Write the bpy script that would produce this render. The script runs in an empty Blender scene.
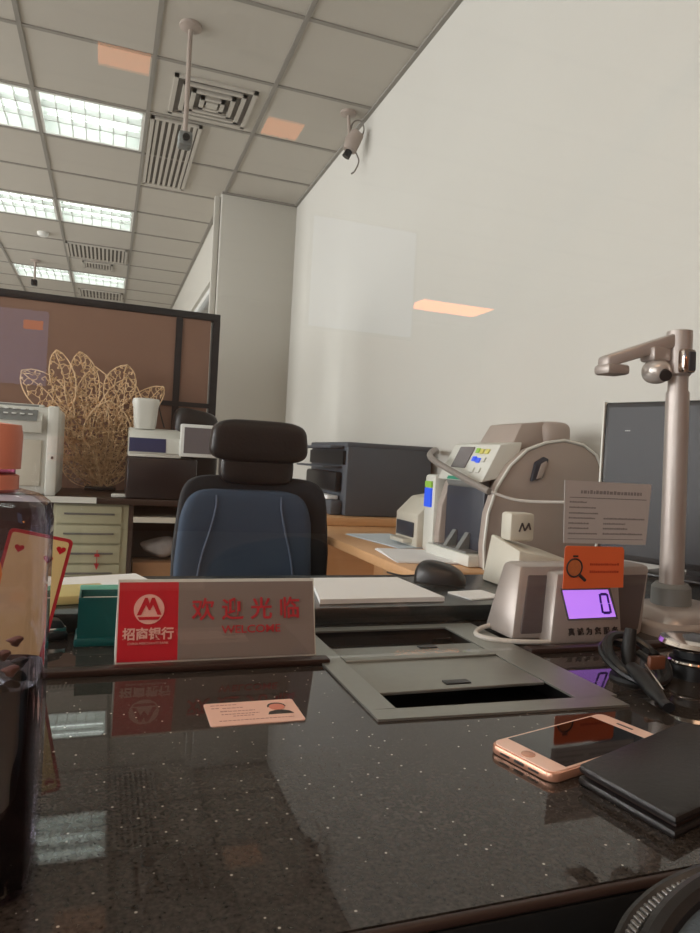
import bpy, bmesh, math, random
from mathutils import Vector, Matrix
random.seed(7)
C = bpy.context.scene.collection
SC = bpy.context.scene
PI = math.pi

# ---------------------------------------------------------------- camera
F_PX = 686.0
yaw, roll, pitch = math.radians(19.6), math.radians(3.2), math.radians(-0.7)
fw = Vector((math.sin(yaw)*math.cos(pitch), math.cos(yaw)*math.cos(pitch), math.sin(pitch)))
rt = Vector((math.cos(yaw), -math.sin(yaw), 0)); up = rt.cross(fw)
r2 = rt*math.cos(roll) + up*math.sin(roll); u2 = up*math.cos(roll) - rt*math.sin(roll)
cam_data = bpy.data.cameras.new('camera'); cam = bpy.data.objects.new('camera', cam_data); C.objects.link(cam)
cam.matrix_world = Matrix(((r2.x, u2.x, -fw.x, 0), (r2.y, u2.y, -fw.y, 0), (r2.z, u2.z, -fw.z, 1.0), (0, 0, 0, 1)))
cam_data.sensor_fit = 'VERTICAL'; cam_data.sensor_height = 24.0; cam_data.lens = F_PX/933*24.0
cam_data.clip_start = 0.01
SC.camera = cam

# ---------------------------------------------------------------- world, exposure
w = bpy.data.worlds.new('world'); SC.world = w; w.use_nodes = True
w.node_tree.nodes['Background'].inputs[0].default_value = (0.85, 0.93, 1.0, 1)
w.node_tree.nodes['Background'].inputs[1].default_value = 1.6
SC.view_settings.view_transform = 'Standard'; SC.view_settings.look = 'None'
SC.view_settings.gamma = 1.0; SC.view_settings.use_curve_mapping = False
SC.view_settings.exposure = -0.32
TUBE = 7.0          # brightness of the fluorescent tubes
WARM = 5.0          # brightness of the lobby's warm lamps

# area lamps added at unseen, made-up left-wall windows to brighten the room
for yy in (-4.6, -1.6, 1.4, 4.4, 7.4):
    ld = bpy.data.lights.new('window_daylight', 'AREA'); ld.shape = 'RECTANGLE'; ld.size = 2.0; ld.size_y = 2.4; ld.energy = 150 if yy > 0 else 75; ld.color = (1.0, .985, .95)
    lo = bpy.data.objects.new('window_daylight', ld); C.objects.link(lo); lo.location = (-5.24, yy, 1.65); lo.rotation_euler = (0, -PI/2, 0)
# ---------------------------------------------------------------- materials
def s2l(c): return tuple(((v/255)/12.92 if v/255 <= .04045 else ((v/255+.055)/1.055)**2.4) for v in c)
MATS = {}
def mat(name, rgb, rough=.5, metal=0, emit=0, noise=.06, scale=30, bump=0, coat=0, emit_rgb=None, spec=.5):
    m = bpy.data.materials.new(name); m.use_nodes = True; nt = m.node_tree; b = nt.nodes['Principled BSDF']
    col = s2l(rgb); b.inputs['Roughness'].default_value = rough; b.inputs['Metallic'].default_value = metal
    b.inputs['Coat Weight'].default_value = coat; b.inputs['Specular IOR Level'].default_value = spec
    b.inputs['Base Color'].default_value = (*col, 1)
    if emit:
        b.inputs['Emission Color'].default_value = (*(s2l(emit_rgb) if emit_rgb else col), 1); b.inputs['Emission Strength'].default_value = emit
    if noise:
        tc = nt.nodes.new('ShaderNodeTexCoord'); n = nt.nodes.new('ShaderNodeTexNoise'); n.inputs['Scale'].default_value = scale; n.inputs['Detail'].default_value = 4
        r = nt.nodes.new('ShaderNodeMix'); r.data_type = 'RGBA'
        r.inputs[6].default_value = (*[v*(1-noise) for v in col], 1); r.inputs[7].default_value = (*[min(1, v*(1+noise)) for v in col], 1)
        nt.links.new(tc.outputs['Object'], n.inputs['Vector']); nt.links.new(n.outputs['Fac'], r.inputs[0]); nt.links.new(r.outputs[2], b.inputs['Base Color'])
        if bump:
            bp = nt.nodes.new('ShaderNodeBump'); bp.inputs['Strength'].default_value = bump; bp.inputs['Distance'].default_value = .002
            nt.links.new(n.outputs['Fac'], bp.inputs['Height']); nt.links.new(bp.outputs[0], b.inputs['Normal'])
    MATS[name] = m; return m

def granite(name):
    m = mat(name, (38, 34, 32), .022, noise=0, spec=.38); nt = m.node_tree; b = nt.nodes['Principled BSDF']
    tc = nt.nodes.new('ShaderNodeTexCoord')
    n = nt.nodes.new('ShaderNodeTexNoise'); n.inputs['Scale'].default_value = 330; n.inputs['Detail'].default_value = 5
    cr = nt.nodes.new('ShaderNodeValToRGB'); e = cr.color_ramp.elements
    e[0].position = .3; e[0].color = (.018, .0155, .014, 1); e[1].position = .75; e[1].color = (.066, .056, .050, 1)
    v = nt.nodes.new('ShaderNodeTexVoronoi'); v.inputs['Scale'].default_value = 190
    lt = nt.nodes.new('ShaderNodeMath'); lt.operation = 'LESS_THAN'; lt.inputs[1].default_value = .17
    sp = nt.nodes.new('ShaderNodeSeparateColor'); gt = nt.nodes.new('ShaderNodeMath'); gt.operation = 'GREATER_THAN'; gt.inputs[1].default_value = .87
    mu = nt.nodes.new('ShaderNodeMath'); mu.operation = 'MULTIPLY'
    mx = nt.nodes.new('ShaderNodeMix'); mx.data_type = 'RGBA'; mx.inputs[7].default_value = (.42, .40, .36, 1)
    L = nt.links.new
    L(tc.outputs['Object'], n.inputs['Vector']); L(tc.outputs['Object'], v.inputs['Vector'])
    L(n.outputs['Fac'], cr.inputs[0]); L(v.outputs['Distance'], lt.inputs[0]); L(v.outputs['Color'], sp.inputs[0]); L(sp.outputs[0], gt.inputs[0])
    L(lt.outputs[0], mu.inputs[0]); L(gt.outputs[0], mu.inputs[1]); L(mu.outputs[0], mx.inputs[0]); L(cr.outputs[0], mx.inputs[6]); L(mx.outputs[2], b.inputs['Base Color'])
    return m

def clear(name, tint=(1, 1, 1), f0=.04, rough=.0):
    # thin clear sheet: see-through with Fresnel mirror reflection on each face
    m = bpy.data.materials.new(name); m.use_nodes = True; nt = m.node_tree; nt.nodes.clear(); L = nt.links.new
    out = nt.nodes.new('ShaderNodeOutputMaterial'); mix = nt.nodes.new('ShaderNodeMixShader')
    tr = nt.nodes.new('ShaderNodeBsdfTransparent'); tr.inputs[0].default_value = (*tint, 1)
    gl = nt.nodes.new('ShaderNodeBsdfGlossy'); gl.inputs['Roughness'].default_value = rough
    g = nt.nodes.new('ShaderNodeNewGeometry'); d = nt.nodes.new('ShaderNodeVectorMath'); d.operation = 'DOT_PRODUCT'
    a = nt.nodes.new('ShaderNodeMath'); a.operation = 'ABSOLUTE'
    s = nt.nodes.new('ShaderNodeMath'); s.operation = 'SUBTRACT'; s.inputs[0].default_value = 1; s.use_clamp = True
    p = nt.nodes.new('ShaderNodeMath'); p.operation = 'POWER'; p.inputs[1].default_value = 5
    ma = nt.nodes.new('ShaderNodeMath'); ma.operation = 'MULTIPLY_ADD'; ma.inputs[1].default_value = 1-f0; ma.inputs[2].default_value = f0; ma.use_clamp = True
    L(g.outputs['Normal'], d.inputs[0]); L(g.outputs['Incoming'], d.inputs[1]); L(d.outputs['Value'], a.inputs[0]); L(a.outputs[0], s.inputs[1])
    L(s.outputs[0], p.inputs[0]); L(p.outputs[0], ma.inputs[0]); L(ma.outputs[0], mix.inputs[0]); L(tr.outputs[0], mix.inputs[1]); L(gl.outputs[0], mix.inputs[2]); L(mix.outputs[0], out.inputs[0])
    MATS[name] = m; return m

def wood(name, c0, c1, rough=.4, stretch=(1, 12, 12)):
    m = mat(name, c0, rough, noise=0); nt = m.node_tree; b = nt.nodes['Principled BSDF']; L = nt.links.new
    tc = nt.nodes.new('ShaderNodeTexCoord'); mp = nt.nodes.new('ShaderNodeMapping'); mp.inputs['Scale'].default_value = stretch
    n = nt.nodes.new('ShaderNodeTexNoise'); n.inputs['Scale'].default_value = 4; n.inputs['Detail'].default_value = 8; n.inputs['Distortion'].default_value = .6
    r = nt.nodes.new('ShaderNodeMix'); r.data_type = 'RGBA'; r.inputs[6].default_value = (*s2l(c0), 1); r.inputs[7].default_value = (*s2l(c1), 1)
    L(tc.outputs['Object'], mp.inputs[0]); L(mp.outputs[0], n.inputs['Vector']); L(n.outputs['Fac'], r.inputs[0]); L(r.outputs[2], b.inputs['Base Color'])
    return m

GRAN = granite('black granite')
GLASS = clear('counter glass'); WINGLASS = clear('window glass')
ACRYL = clear('clear plastic', (.88, .84, .94), .08); TEA = clear('dark liquid', (.20, .12, .11), .05); LABELP = clear('printed film', (.62, .30, .42), .05)
TEALP = clear('teal plastic', (.45, .80, .75), .06)
WALL = mat('wall paint', (203, 201, 194), .75, noise=.02, scale=3)
CEIL = mat('ceiling tile', (186, 181, 172), .9, noise=.03, scale=60, bump=.1)
TBAR = mat('ceiling bar', (142, 138, 131), .6); COLP = mat('column paint', (196, 193, 184), .7, noise=.02, scale=3)
FLOOR = mat('floor tile', (190, 182, 170), .35, scale=5); LOBBYW = wood('lobby wall panel', (128, 98, 80), (150, 118, 98), .5)
WHITE = mat('white enamel', (225, 226, 222), .4); DARKSLOT = mat('dark slot', (104, 100, 95), .8)
REFL = mat('lamp reflector', (222, 226, 222), .5); LOUV = mat('louvre', (205, 208, 204), .4)
TUBEM = mat('fluorescent tube', (240, 250, 245), .4, emit=TUBE, emit_rgb=(248, 255, 251), noise=0)
WARMM = mat('warm lamp', (255, 210, 170), .4, emit=WARM, emit_rgb=(255, 150, 78), noise=0)
WARMH = mat('strong warm lamp', (255, 190, 120), .4, emit=12, emit_rgb=(255, 150, 70), noise=0); WARMW = mat('warm white lamp', (255, 225, 195), .4, emit=7.5, emit_rgb=(255, 214, 176), noise=0)
SCREENB = mat('lit lobby screen', (120, 150, 200), .3, emit=1.1, emit_rgb=(120, 150, 215), noise=.5, scale=2)
SCREENO = mat('lit lobby banner', (255, 140, 90), .3, emit=3, emit_rgb=(255, 130, 80), noise=0)
STEEL = mat('brushed steel', (158, 160, 155), .42, metal=.75, noise=.05, scale=80); STEELD = mat('dark steel', (60, 58, 58), .3, metal=.7)
SILVER = mat('silver plastic', (176, 166, 160), .35, metal=.35); CHROME = mat('chrome', (215, 205, 198), .12, metal=1)
BLACKP = mat('black plastic', (28, 29, 31), .35); BLACKM = mat('matt black', (18, 18, 19), .6); PRINTB = mat('printer grey', (78, 83, 90), .5)
LEATH = mat('black leather', (30, 27, 27), .38, bump=.3, scale=120); BLUEF = mat('blue grey fabric', (54, 70, 90), .85, bump=.4, scale=400, noise=.15)
CHARF = mat('black chair mesh', (30, 33, 38), .8, bump=.4, scale=300)
BEIGE = mat('beige plastic', (205, 200, 186), .45); BEIGED = mat('warm grey plastic', (165, 152, 143), .5); LGREY = mat('light grey plastic', (214, 214, 206), .4)
MGREY = mat('mid grey plastic', (120, 122, 120), .5); POCKET = mat('dark pocket', (52, 56, 66), .45); PAPER = mat('white paper', (240, 240, 240), .8, noise=.02)
BLUEP = mat('pale blue paper', (205, 218, 228), .8, noise=.02); RED = mat('bank red', (196, 22, 40), .35, noise=.03); PINK = mat('logo pink', (236, 178, 166), .4, noise=0)
SIGNG = mat('sign grey', (132, 118, 111), .45, noise=.02); REDT = mat('red lettering', (186, 40, 50), .5, noise=0)
FILECAB = mat('khaki cabinet', (170, 167, 140), .5, noise=.03); BROWN = mat('brown panel', (134, 104, 88), .35, noise=.04, scale=2); FRAMEB = mat('dark frame', (34, 34, 36), .4)
DKWOOD = wood('dark wood', (52, 40, 34), (70, 52, 44)); WOODD = wood('honey wood', (216, 170, 124), (196, 150, 106), .35); CARDB = mat('cardboard', (170, 128, 92), .8)
TWIG = mat('dried twig', (232, 200, 160), .7, noise=.2, scale=40); TEAL = mat('teal box', (14, 92, 92), .3); TEALL = mat('pale teal', (120, 200, 180), .35)
ROSE = mat('rose gold', (228, 172, 146), .25, metal=.6); PHONEW = mat('phone front', (250, 212, 196), .2); PHONES = mat('phone screen', (12, 12, 13), .04, noise=0, spec=.7)
ORANGE = mat('orange card', (222, 104, 60), .5, noise=.03); ORCAP = mat('orange cap', (244, 160, 138), .5); CREAM = mat('cream card', (236, 212, 150), .5)
NOTE = mat('note paper', (176, 170, 168), .7, noise=.02); INK = mat('grey ink', (128, 122, 122), .7, noise=0); DINK = mat('dark ink', (50, 44, 44), .6, noise=0)
LCD = mat('violet display', (190, 130, 255), .3, emit=1.0, emit_rgb=(196, 132, 255), noise=0); LCDD = mat('display digit', (80, 30, 170), .4, noise=0)
IDC = mat('id card', (244, 202, 186), .35, noise=.04, scale=60); SKIN = mat('portrait skin', (222, 140, 120), .6, noise=0); HAIR = mat('portrait hair', (50, 44, 40), .6, noise=0)
GREEN = mat('green trim', (40, 150, 120), .4, noise=0); BLUE = mat('blue display', (50, 90, 230), .3, emit=.5, noise=0); LIME = mat('lime mark', (150, 200, 80), .4, noise=0); YEL = mat('yellow key', (214, 206, 110), .4, noise=0)
CABLE = mat('white cable', (205, 200, 194), .4); CABG = mat('grey cable', (135, 128, 122), .45); NAVY = mat('navy inset', (44, 50, 90), .3); SCRG = mat('grey screen', (116, 110, 112), .2)
BAGF = mat('grey woven cloth', (70, 78, 84), .8, bump=.5, scale=300, noise=.3); ZIP = mat('zip metal', (120, 116, 112), .3, metal=.8); WALLET = mat('wallet leather', (34, 31, 31), .42, bump=.2, scale=200)
BRASS = mat('brown badge', (110, 66, 46), .5); EDGEB = mat('brown edge', (54, 38, 32), .4); PLAST = clear('thin plastic bag', (.85, .82, .84), .12, .15)
PURPL = mat('purple label', (112, 72, 130), .4); ORPIC = mat('orange label picture', (190, 110, 60), .4); YFOLD = mat('yellow folder', (206, 190, 130), .7)

# ---------------------------------------------------------------- geometry helpers
class G:
    def __init__(s): s.b = bmesh.new()
    def add(s, vs, fs):
        v = [s.b.verts.new(p) for p in vs]
        for f in fs:
            try: s.b.faces.new([v[i] for i in f])
            except ValueError: pass
        return s
    def box(s, x0, x1, y0, y1, z0, z1, bev=0, seg=2):
        t = bmesh.new()
        vs = [t.verts.new((x, y, z)) for z in (z0, z1) for y in (y0, y1) for x in (x0, x1)]
        for f in ((0, 2, 3, 1), (4, 5, 7, 6), (0, 1, 5, 4), (2, 6, 7, 3), (0, 4, 6, 2), (1, 3, 7, 5)): t.faces.new([vs[i] for i in f])
        if bev: bmesh.ops.bevel(t, geom=t.edges[:], offset=min(bev, .49*min(x1-x0, y1-y0, z1-z0)), segments=seg, profile=.5, affect='EDGES')
        return s.merge(t)
    def merge(s, t, M=None):
        mp = {}
        for v in t.verts: mp[v] = s.b.verts.new(M @ v.co if M else v.co)
        for f in t.faces:
            try: s.b.faces.new([mp[v] for v in f.verts])
            except ValueError: pass
        t.free(); return s
    def prism(s, poly, axis, a, b, bev=0):
        # poly: list of 2D points; axis 'x': (y,z), 'y': (x,z), 'z': (x,y)
        t = bmesh.new()
        def P(p, h): return {'x': (h, p[0], p[1]), 'y': (p[0], h, p[1]), 'z': (p[0], p[1], h)}[axis]
        n = len(poly); lo = [t.verts.new(P(p, a)) for p in poly]; hi = [t.verts.new(P(p, b)) for p in poly]
        t.faces.new(lo[::-1]); t.faces.new(hi)
        for i in range(n): t.faces.new([lo[i], lo[(i+1) % n], hi[(i+1) % n], hi[i]])
        bmesh.ops.recalc_face_normals(t, faces=t.faces[:])
        if bev: bmesh.ops.bevel(t, geom=t.edges[:], offset=bev, segments=2, profile=.5, affect='EDGES')
        return s.merge(t)
    def hexa(s, lo, hi, bev=0):
        # eight corners: lo 4, hi 4
        t = bmesh.new(); v = [t.verts.new(p) for p in list(lo)+list(hi)]
        for f in ((3, 2, 1, 0), (4, 5, 6, 7), (0, 1, 5, 4), (1, 2, 6, 5), (2, 3, 7, 6), (3, 0, 4, 7)): t.faces.new([v[i] for i in f])
        bmesh.ops.recalc_face_normals(t, faces=t.faces[:])
        if bev: bmesh.ops.bevel(t, geom=t.edges[:], offset=bev, segments=2, profile=.5, affect='EDGES')
        return s.merge(t)
    def tube(s, pts, r, n=8, caps=True):
        pts = [Vector(p) for p in pts]; rs = r if isinstance(r, (list, tuple)) else [r]*len(pts); rings = []
        prev = None
        for i, p in enumerate(pts):
            d = (pts[min(i+1, len(pts)-1)] - pts[max(i-1, 0)])
            if d.length < 1e-9: d = Vector((0, 0, 1))
            d.normalize()
            if prev is None: a = d.orthogonal().normalized()
            else:
                a = prev - d*prev.dot(d)
                a = a.normalized() if a.length > 1e-6 else d.orthogonal().normalized()
            prev = a; b = d.cross(a)
            rings.append([s.b.verts.new(p + (a*math.cos(2*PI*k/n) + b*math.sin(2*PI*k/n))*rs[i]) for k in range(n)])
        for i in range(len(rings)-1):
            for k in range(n): s.b.faces.new([rings[i][k], rings[i][(k+1) % n], rings[i+1][(k+1) % n], rings[i+1][k]])
        if caps: s.b.faces.new(rings[0][::-1]); s.b.faces.new(rings[-1])
        return s
    def lathe(s, prof, c=(0, 0, 0), n=28, sq=None):
        # prof: (radius, z); sq: superellipse exponent for square-ish sections
        rings = []
        for r, z in prof:
            ring = []
            for k in range(n):
                a = 2*PI*k/n; q = 1
                if sq: q = 1/((abs(math.cos(a))**sq + abs(math.sin(a))**sq)**(1/sq))
                ring.append(s.b.verts.new((c[0]+r*q*math.cos(a), c[1]+r*q*math.sin(a), c[2]+z)))
            rings.append(ring)
        for i in range(len(rings)-1):
            for k in range(n): s.b.faces.new([rings[i][k], rings[i][(k+1) % n], rings[i+1][(k+1) % n], rings[i+1][k]])
        s.b.faces.new(rings[0][::-1]); s.b.faces.new(rings[-1]); return s
    def pillow(s, c, r, e1=.4, e2=.4, nu=36, nv=20, fn=None):
        sg = lambda v, e: math.copysign(abs(v)**e, v)
        rows = []
        for j in range(1, nv):
            ph = -PI/2 + PI*j/nv; row = []
            for i in range(nu):
                th = 2*PI*i/nu
                p = Vector((r[0]*sg(math.cos(ph), e1)*sg(math.cos(th), e2), r[1]*sg(math.cos(ph), e1)*sg(math.sin(th), e2), r[2]*sg(math.sin(ph), e1)))
                if fn: p = Vector(fn(p))
                row.append(s.b.verts.new(p + Vector(c)))
            rows.append(row)
        for j in range(len(rows)-1):
            for i in range(nu): s.b.faces.new([rows[j][i], rows[j][(i+1) % nu], rows[j+1][(i+1) % nu], rows[j+1][i]])
        s.b.faces.new(rows[0][::-1]); s.b.faces.new(rows[-1]); return s
    def o(s, name, m, parent=None, loc=(0, 0, 0), rot=(0, 0, 0), smooth=35):
        me = bpy.data.meshes.new(name); s.b.normal_update(); s.b.to_mesh(me); s.b.free(); me.materials.append(m)
        if smooth:
            me.polygons.foreach_set('use_smooth', [True]*len(me.polygons)); me.set_sharp_from_angle(angle=math.radians(smooth))
        ob = bpy.data.objects.new(name, me); C.objects.link(ob); ob.location = loc; ob.rotation_euler = rot
        if parent: ob.parent = parent
        return ob

def tag(o, label, cat=None, group=None, kind=None):
    if label: o['label'] = label
    if cat: o['category'] = cat
    if group: o['group'] = group
    if kind: o['kind'] = kind
    return o
def thing(name, label, cat, loc=(0, 0, 0), rz=0, group=None, rot=None):
    o = bpy.data.objects.new(name, None); o.empty_display_size = .05; C.objects.link(o)
    o.location = loc; o.rotation_euler = rot if rot else (0, 0, rz); return tag(o, label, cat, group)
def struct(ob): ob['kind'] = 'structure'; return ob
def copy_tree(o, parent=None):
    c = o.copy(); C.objects.link(c); c.parent = parent
    for ch in list(o.children): copy_tree(ch, c)
    return c
def text(body, size, m, parent, loc, rot=(PI/2, 0, 0), name='lettering', bold=0, ext=.0004, sx=1, align='CENTER'):
    cu = bpy.data.curves.new('t', 'FONT'); cu.body = body; cu.size = size; cu.extrude = ext; cu.offset = bold; cu.align_x = align; cu.align_y = 'CENTER'; cu.resolution_u = 3
    t = bpy.data.objects.new('t', cu); C.objects.link(t)
    me = bpy.data.meshes.new_from_object(t.evaluated_get(bpy.context.evaluated_depsgraph_get())); C.objects.unlink(t); bpy.data.objects.remove(t)
    me.materials.clear(); me.materials.append(m)
    ob = bpy.data.objects.new(name, me); C.objects.link(ob); ob.location = loc; ob.rotation_euler = rot; ob.scale = (sx, 1, 1); ob.parent = parent
    return ob
def arc(cx, cy, r, a0, a1, n): return [(cx+r*math.cos(a0+(a1-a0)*k/n), cy+r*math.sin(a0+(a1-a0)*k/n)) for k in range(n+1)]
def spline(P, n=8):
    P = [Vector(p) for p in P]; out = []
    for i in range(len(P)-1):
        a, b, c, d = P[max(i-1, 0)], P[i], P[i+1], P[min(i+2, len(P)-1)]
        for k in range(n):
            t = k/n; out.append(.5*((2*b)+(c-a)*t+(2*a-5*b+4*c-d)*t*t+(3*b-a-3*c+d)*t**3))
    return out+[P[-1]]

# ================================================================ SETTING
XR, XL, YB, YF, ZC = 1.28, -5.2, 11.0, -7.0, 2.9
struct(G().box(XL, XR+3.6, YF, YB, -.1, 0).o('floor', FLOOR))
struct(G().box(XR, XR+.12, .70, 5.13, 0, ZC+.12).o('wall_right', WALL))
struct(G().box(.71, XR+.12, 5.13, 5.5, 0, ZC+.12, .012).o('wall_column', COLP))
# far right wall with a window opening
wy0, wy1, wz0, wz1 = 5.75, 8.9, .95, 2.42
struct(G().box(.75, .87, 5.5, wy0, 0, ZC+.12).box(.75, .87, wy1, YB, 0, ZC+.12).box(.75, .87, wy0, wy1, 0, wz0).box(.75, .87, wy0, wy1, wz1, ZC+.12).o('wall_far_right', COLP))
wn = struct(G().box(.78, .83, wy0, wy1, wz0, wz0+.05).box(.78, .83, wy0, wy1, wz1-.05, wz1).box(.78, .83, wy0, wy0+.05, wz0, wz1).box(.78, .83, wy1-.05, wy1, wz0, wz1).box(.78, .83, 7.3, 7.35, wz0, wz1).o('window_1', WHITE))
G().box(.80, .806, wy0+.05, wy1-.05, wz0+.05, wz1-.05).o('pane', WINGLASS, wn)
struct(G().box(XL, .87, YB, YB+.1, 0, ZC+.12).o('wall_back', WALL))
g = G().box(XL-.1, XL, YF, YB, 0, .42).box(XL-.1, XL, YF, YB, 2.88, ZC+.12); wys = [YF]
for yy in (-4.6, -1.6, 1.4, 4.4, 7.4): wys += [yy-1.25, yy+1.25]
wys.append(YB)
for k in range(0, len(wys), 2): g.box(XL-.1, XL, wys[k], wys[k+1], .42, 2.88)
struct(g.o('wall_left', WALL))
for k, yy in enumerate((-4.6, -1.6, 1.4, 4.4, 7.4)):  # unseen windows added to the left wall as a source of daylight
    wn = struct(G().box(XL-.08, XL-.03, yy-1.25, yy+1.25, .42, .47).box(XL-.08, XL-.03, yy-1.25, yy+1.25, 2.83, 2.88).box(XL-.08, XL-.03, yy-1.25, yy-1.2, .42, 2.88).box(XL-.08, XL-.03, yy+1.2, yy+1.25, .42, 2.88).o('window_%d' % (k+2), WHITE))
    G().box(XL-.026, XL-.020, yy-1.2, yy+1.2, .47, 2.83).o('pane', WINGLASS, wn)
struct(G().box(XL, XR+3.7, YF-.1, YF, 0, ZC+.12).o('wall_front', LOBBYW))
struct(G().box(XR+3.6, XR+3.7, YF, .70, 0, ZC+.12).box(XR+.12, XR+3.6, .70, .82, 0, ZC+.12).o('wall_lobby', LOBBYW))
struct(G().box(.665, .705, 5.16, 5.20, 0, ZC-.02, .004).o('trim_1', COLP))

# ceiling of separate tile cells, left open where lamps are recessed
GX, GY, PX, PY = .13, 4.11, .60, .59
cells_lamp = set()
for iy in (0, 3, 7): cells_lamp |= {(-1, iy), (-2, iy)}
for iy in (0, 3, 7): cells_lamp |= {(-5, iy), (-6, iy)}
cells_near = {(-2, -3), (-1, -3), (-5, -3), (-6, -3), (-2, -6), (-5, -6), (-1, -6)}
cells_lamp |= cells_near
g = G(); t = G()
for ix in range(-9, 8):
    for iy in range(-19, 12):
        x0, x1, y0, y1 = GX+ix*PX, GX+(ix+1)*PX, GY+iy*PY, GY+(iy+1)*PY
        x0 = max(x0, XL); lim = (XR if y0 >= .5 else XR+3.6); x1 = min(x1, lim); y0 = max(y0, YF); y1 = min(y1, YB)
        if x1-x0 < .02 or y1-y0 < .02 or (ix, iy) in cells_lamp: continue
        g.box(x0, x1, y0, y1, ZC, ZC+.02)
struct(g.o('ceiling', CEIL, smooth=0))
for ix in range(-8, 8):
    x = GX+ix*PX
    if x < XR: t.box(x-.011, x+.011, .5 if x > XR else YF, YB, ZC-.006, ZC+.003)
for iy in range(-18, 12):
    y = GY+iy*PY; t.box(XL, XR if y > .7 else XR+3.6, y-.011, y+.011, ZC-.0055, ZC+.003)
struct(t.o('trim_2', TBAR, smooth=0))
struct(G().box(XR-.022, XR, .8, 5.13, ZC-.012, ZC).box(.71, XR, 5.108, 5.13, ZC-.012, ZC).o('trim_3', TBAR, smooth=0))
struct(G().box(XL, XR+3.7, YF, YB, ZC+.14, ZC+.16).o('ceiling_slab', BLACKM, smooth=0))

# ---------------------------------------------------------------- recessed lamps
def make_lamp():
    r = thing('ceiling_light', '', 'light'); w2, h2 = .29, .275
    G().box(-w2, w2, -h2, -h2+.018, -.004, .012).box(-w2, w2, h2-.018, h2, -.004, .012).box(-w2, -w2+.018, -h2, h2, -.004, .012).box(w2-.018, w2, -h2, h2, -.004, .012).o('frame', WHITE, r)
    G().box(-w2, w2, -h2, h2, .095, .10).box(-w2, -w2+.004, -h2, h2, .012, .10).box(w2-.004, w2, -h2, h2, .012, .10).box(-w2, w2, -h2, -h2+.004, .012, .10).box(-w2, w2, h2-.004, h2, .012, .10).o('reflector', REFL, r)
    for y in (-.17, 0, .17): G().tube([(-w2+.03, y, .06), (w2-.03, y, .06)], .013, 10).o('tube', TUBEM, r)
    l = G()
    for k in range(1, 3): y = -h2+.018+k*(2*h2-.036)/3; l.box(-w2+.018, w2-.018, y-.004, y+.004, .0, .034)
    for k in range(1, 7): x = -w2+.018+k*(2*w2-.036)/7; l.box(x-.002, x+.002, -h2+.018, h2-.018, .0, .03)
    l.o('louvre', LOUV, r); return r
lamp0 = make_lamp(); first = True
pos = {(-1, 0): 'right of the two nearest visible lamps', (-2, 0): 'cut by the left edge of the picture, nearest row', (-1, 3): 'middle row, right one', (-2, 3): 'middle row, left one', (-1, 7): 'farthest row, right one just above the dark screen', (-2, 7): 'farthest row, left one beside the hanging camera'}
for c in sorted(cells_lamp, key=lambda c: (c not in pos, c)):
    o = lamp0 if first else copy_tree(lamp0); first = False
    o.location = (GX+(c[0]+.5)*PX, GY+(c[1]+.5)*PY, ZC)
    tag(o, 'recessed louvred fluorescent ceiling light, ' + pos[c] if c in pos else 'recessed louvred fluorescent light in the office ceiling outside the picture', group='recessed fluorescent lights in the tiled ceiling')

def lobby_lamp(name, x0, x1, y0, y1, m, label):
    r = thing(name, label, 'light', ((x0+x1)/2, (y0+y1)/2, ZC-.006)); a, b = (x1-x0)/2, (y1-y0)/2
    G().box(-a-.02, a+.02, -b-.02, b+.02, -.02, 0, .004).o('frame', WHITE, r); G().box(-a, a, -b, b, -.026, -.019).o('diffuser', m, r); return r
lobby_lamp('lobby_light', -.13, .11, -2.14, -1.96, WARMM, 'small square warm lobby light whose orange glint shows on the left ceiling')
lobby_lamp('lobby_light', .76, .97, -2.50, -2.30, WARMM, 'small square warm lobby light whose orange glint shows beside the column top')
lobby_lamp('lobby_light', 3.35, 4.28, -6.2, -5.7, WARMH, 'long warm lobby light whose orange glint shows in the middle of the white wall')
lobby_lamp('lobby_light', 2.20, 2.48, -4.45, -4.25, WARMM, 'warm lobby light whose small orange glint shows high on the white wall')
lobby_lamp('lobby_light', -1.5, .9, -.9, -.5, WARMW, 'long warm white light in the lobby ceiling near the counter')  # lamp added out of view to warm the upper right wall
lobby_lamp('lobby_light', -3.5, -1.5, -4.5, -4.1, WARMW, 'long warm white light in the far lobby ceiling')  # second added lamp, also out of view, lights the lobby
def lobby_screen(x0, x1, z0, z1, label, orange=None):
    r = thing('display_screen', label, 'screen', ((x0+x1)/2, YF, z0))
    a = (x1-x0)/2; G().box(-a-.03, a+.03, 0, .05, -.03, z1-z0+.03, .005).o('frame', FRAMEB, r); G().box(-a, a, .05, .056, 0, z1-z0).o('screen', SCREENB, r)
    if orange: G().box(*[v for v in (orange[0], orange[1])], .056, .06, orange[2], orange[3]).o('banner', SCREENO, r)
lobby_screen(-1.35, -.68, 1.62, 2.45, 'small lit bluish display on the lobby wall, reflected at the far left', (.08, .28, .62, .72))

r = thing('display_screen', 'pale blue lit panel hanging in the lobby, reflected high on the white wall', 'screen', (1.84, -3.58, 2.0))
G().box(-.45, .45, -.05, 0, -.02, .86, .005).o('frame', FRAMEB, r); G().box(-.43, .43, 0, .004, 0, .84).o('screen', mat('pale lit panel', (170, 190, 220), .3, emit=.45, emit_rgb=(150, 180, 230), noise=.3, scale=3), r)
for x in (-.3, .28): G().box(x, x+.02, -.035, -.015, .86, .894).o('hanger', STEEL, r)
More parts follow.
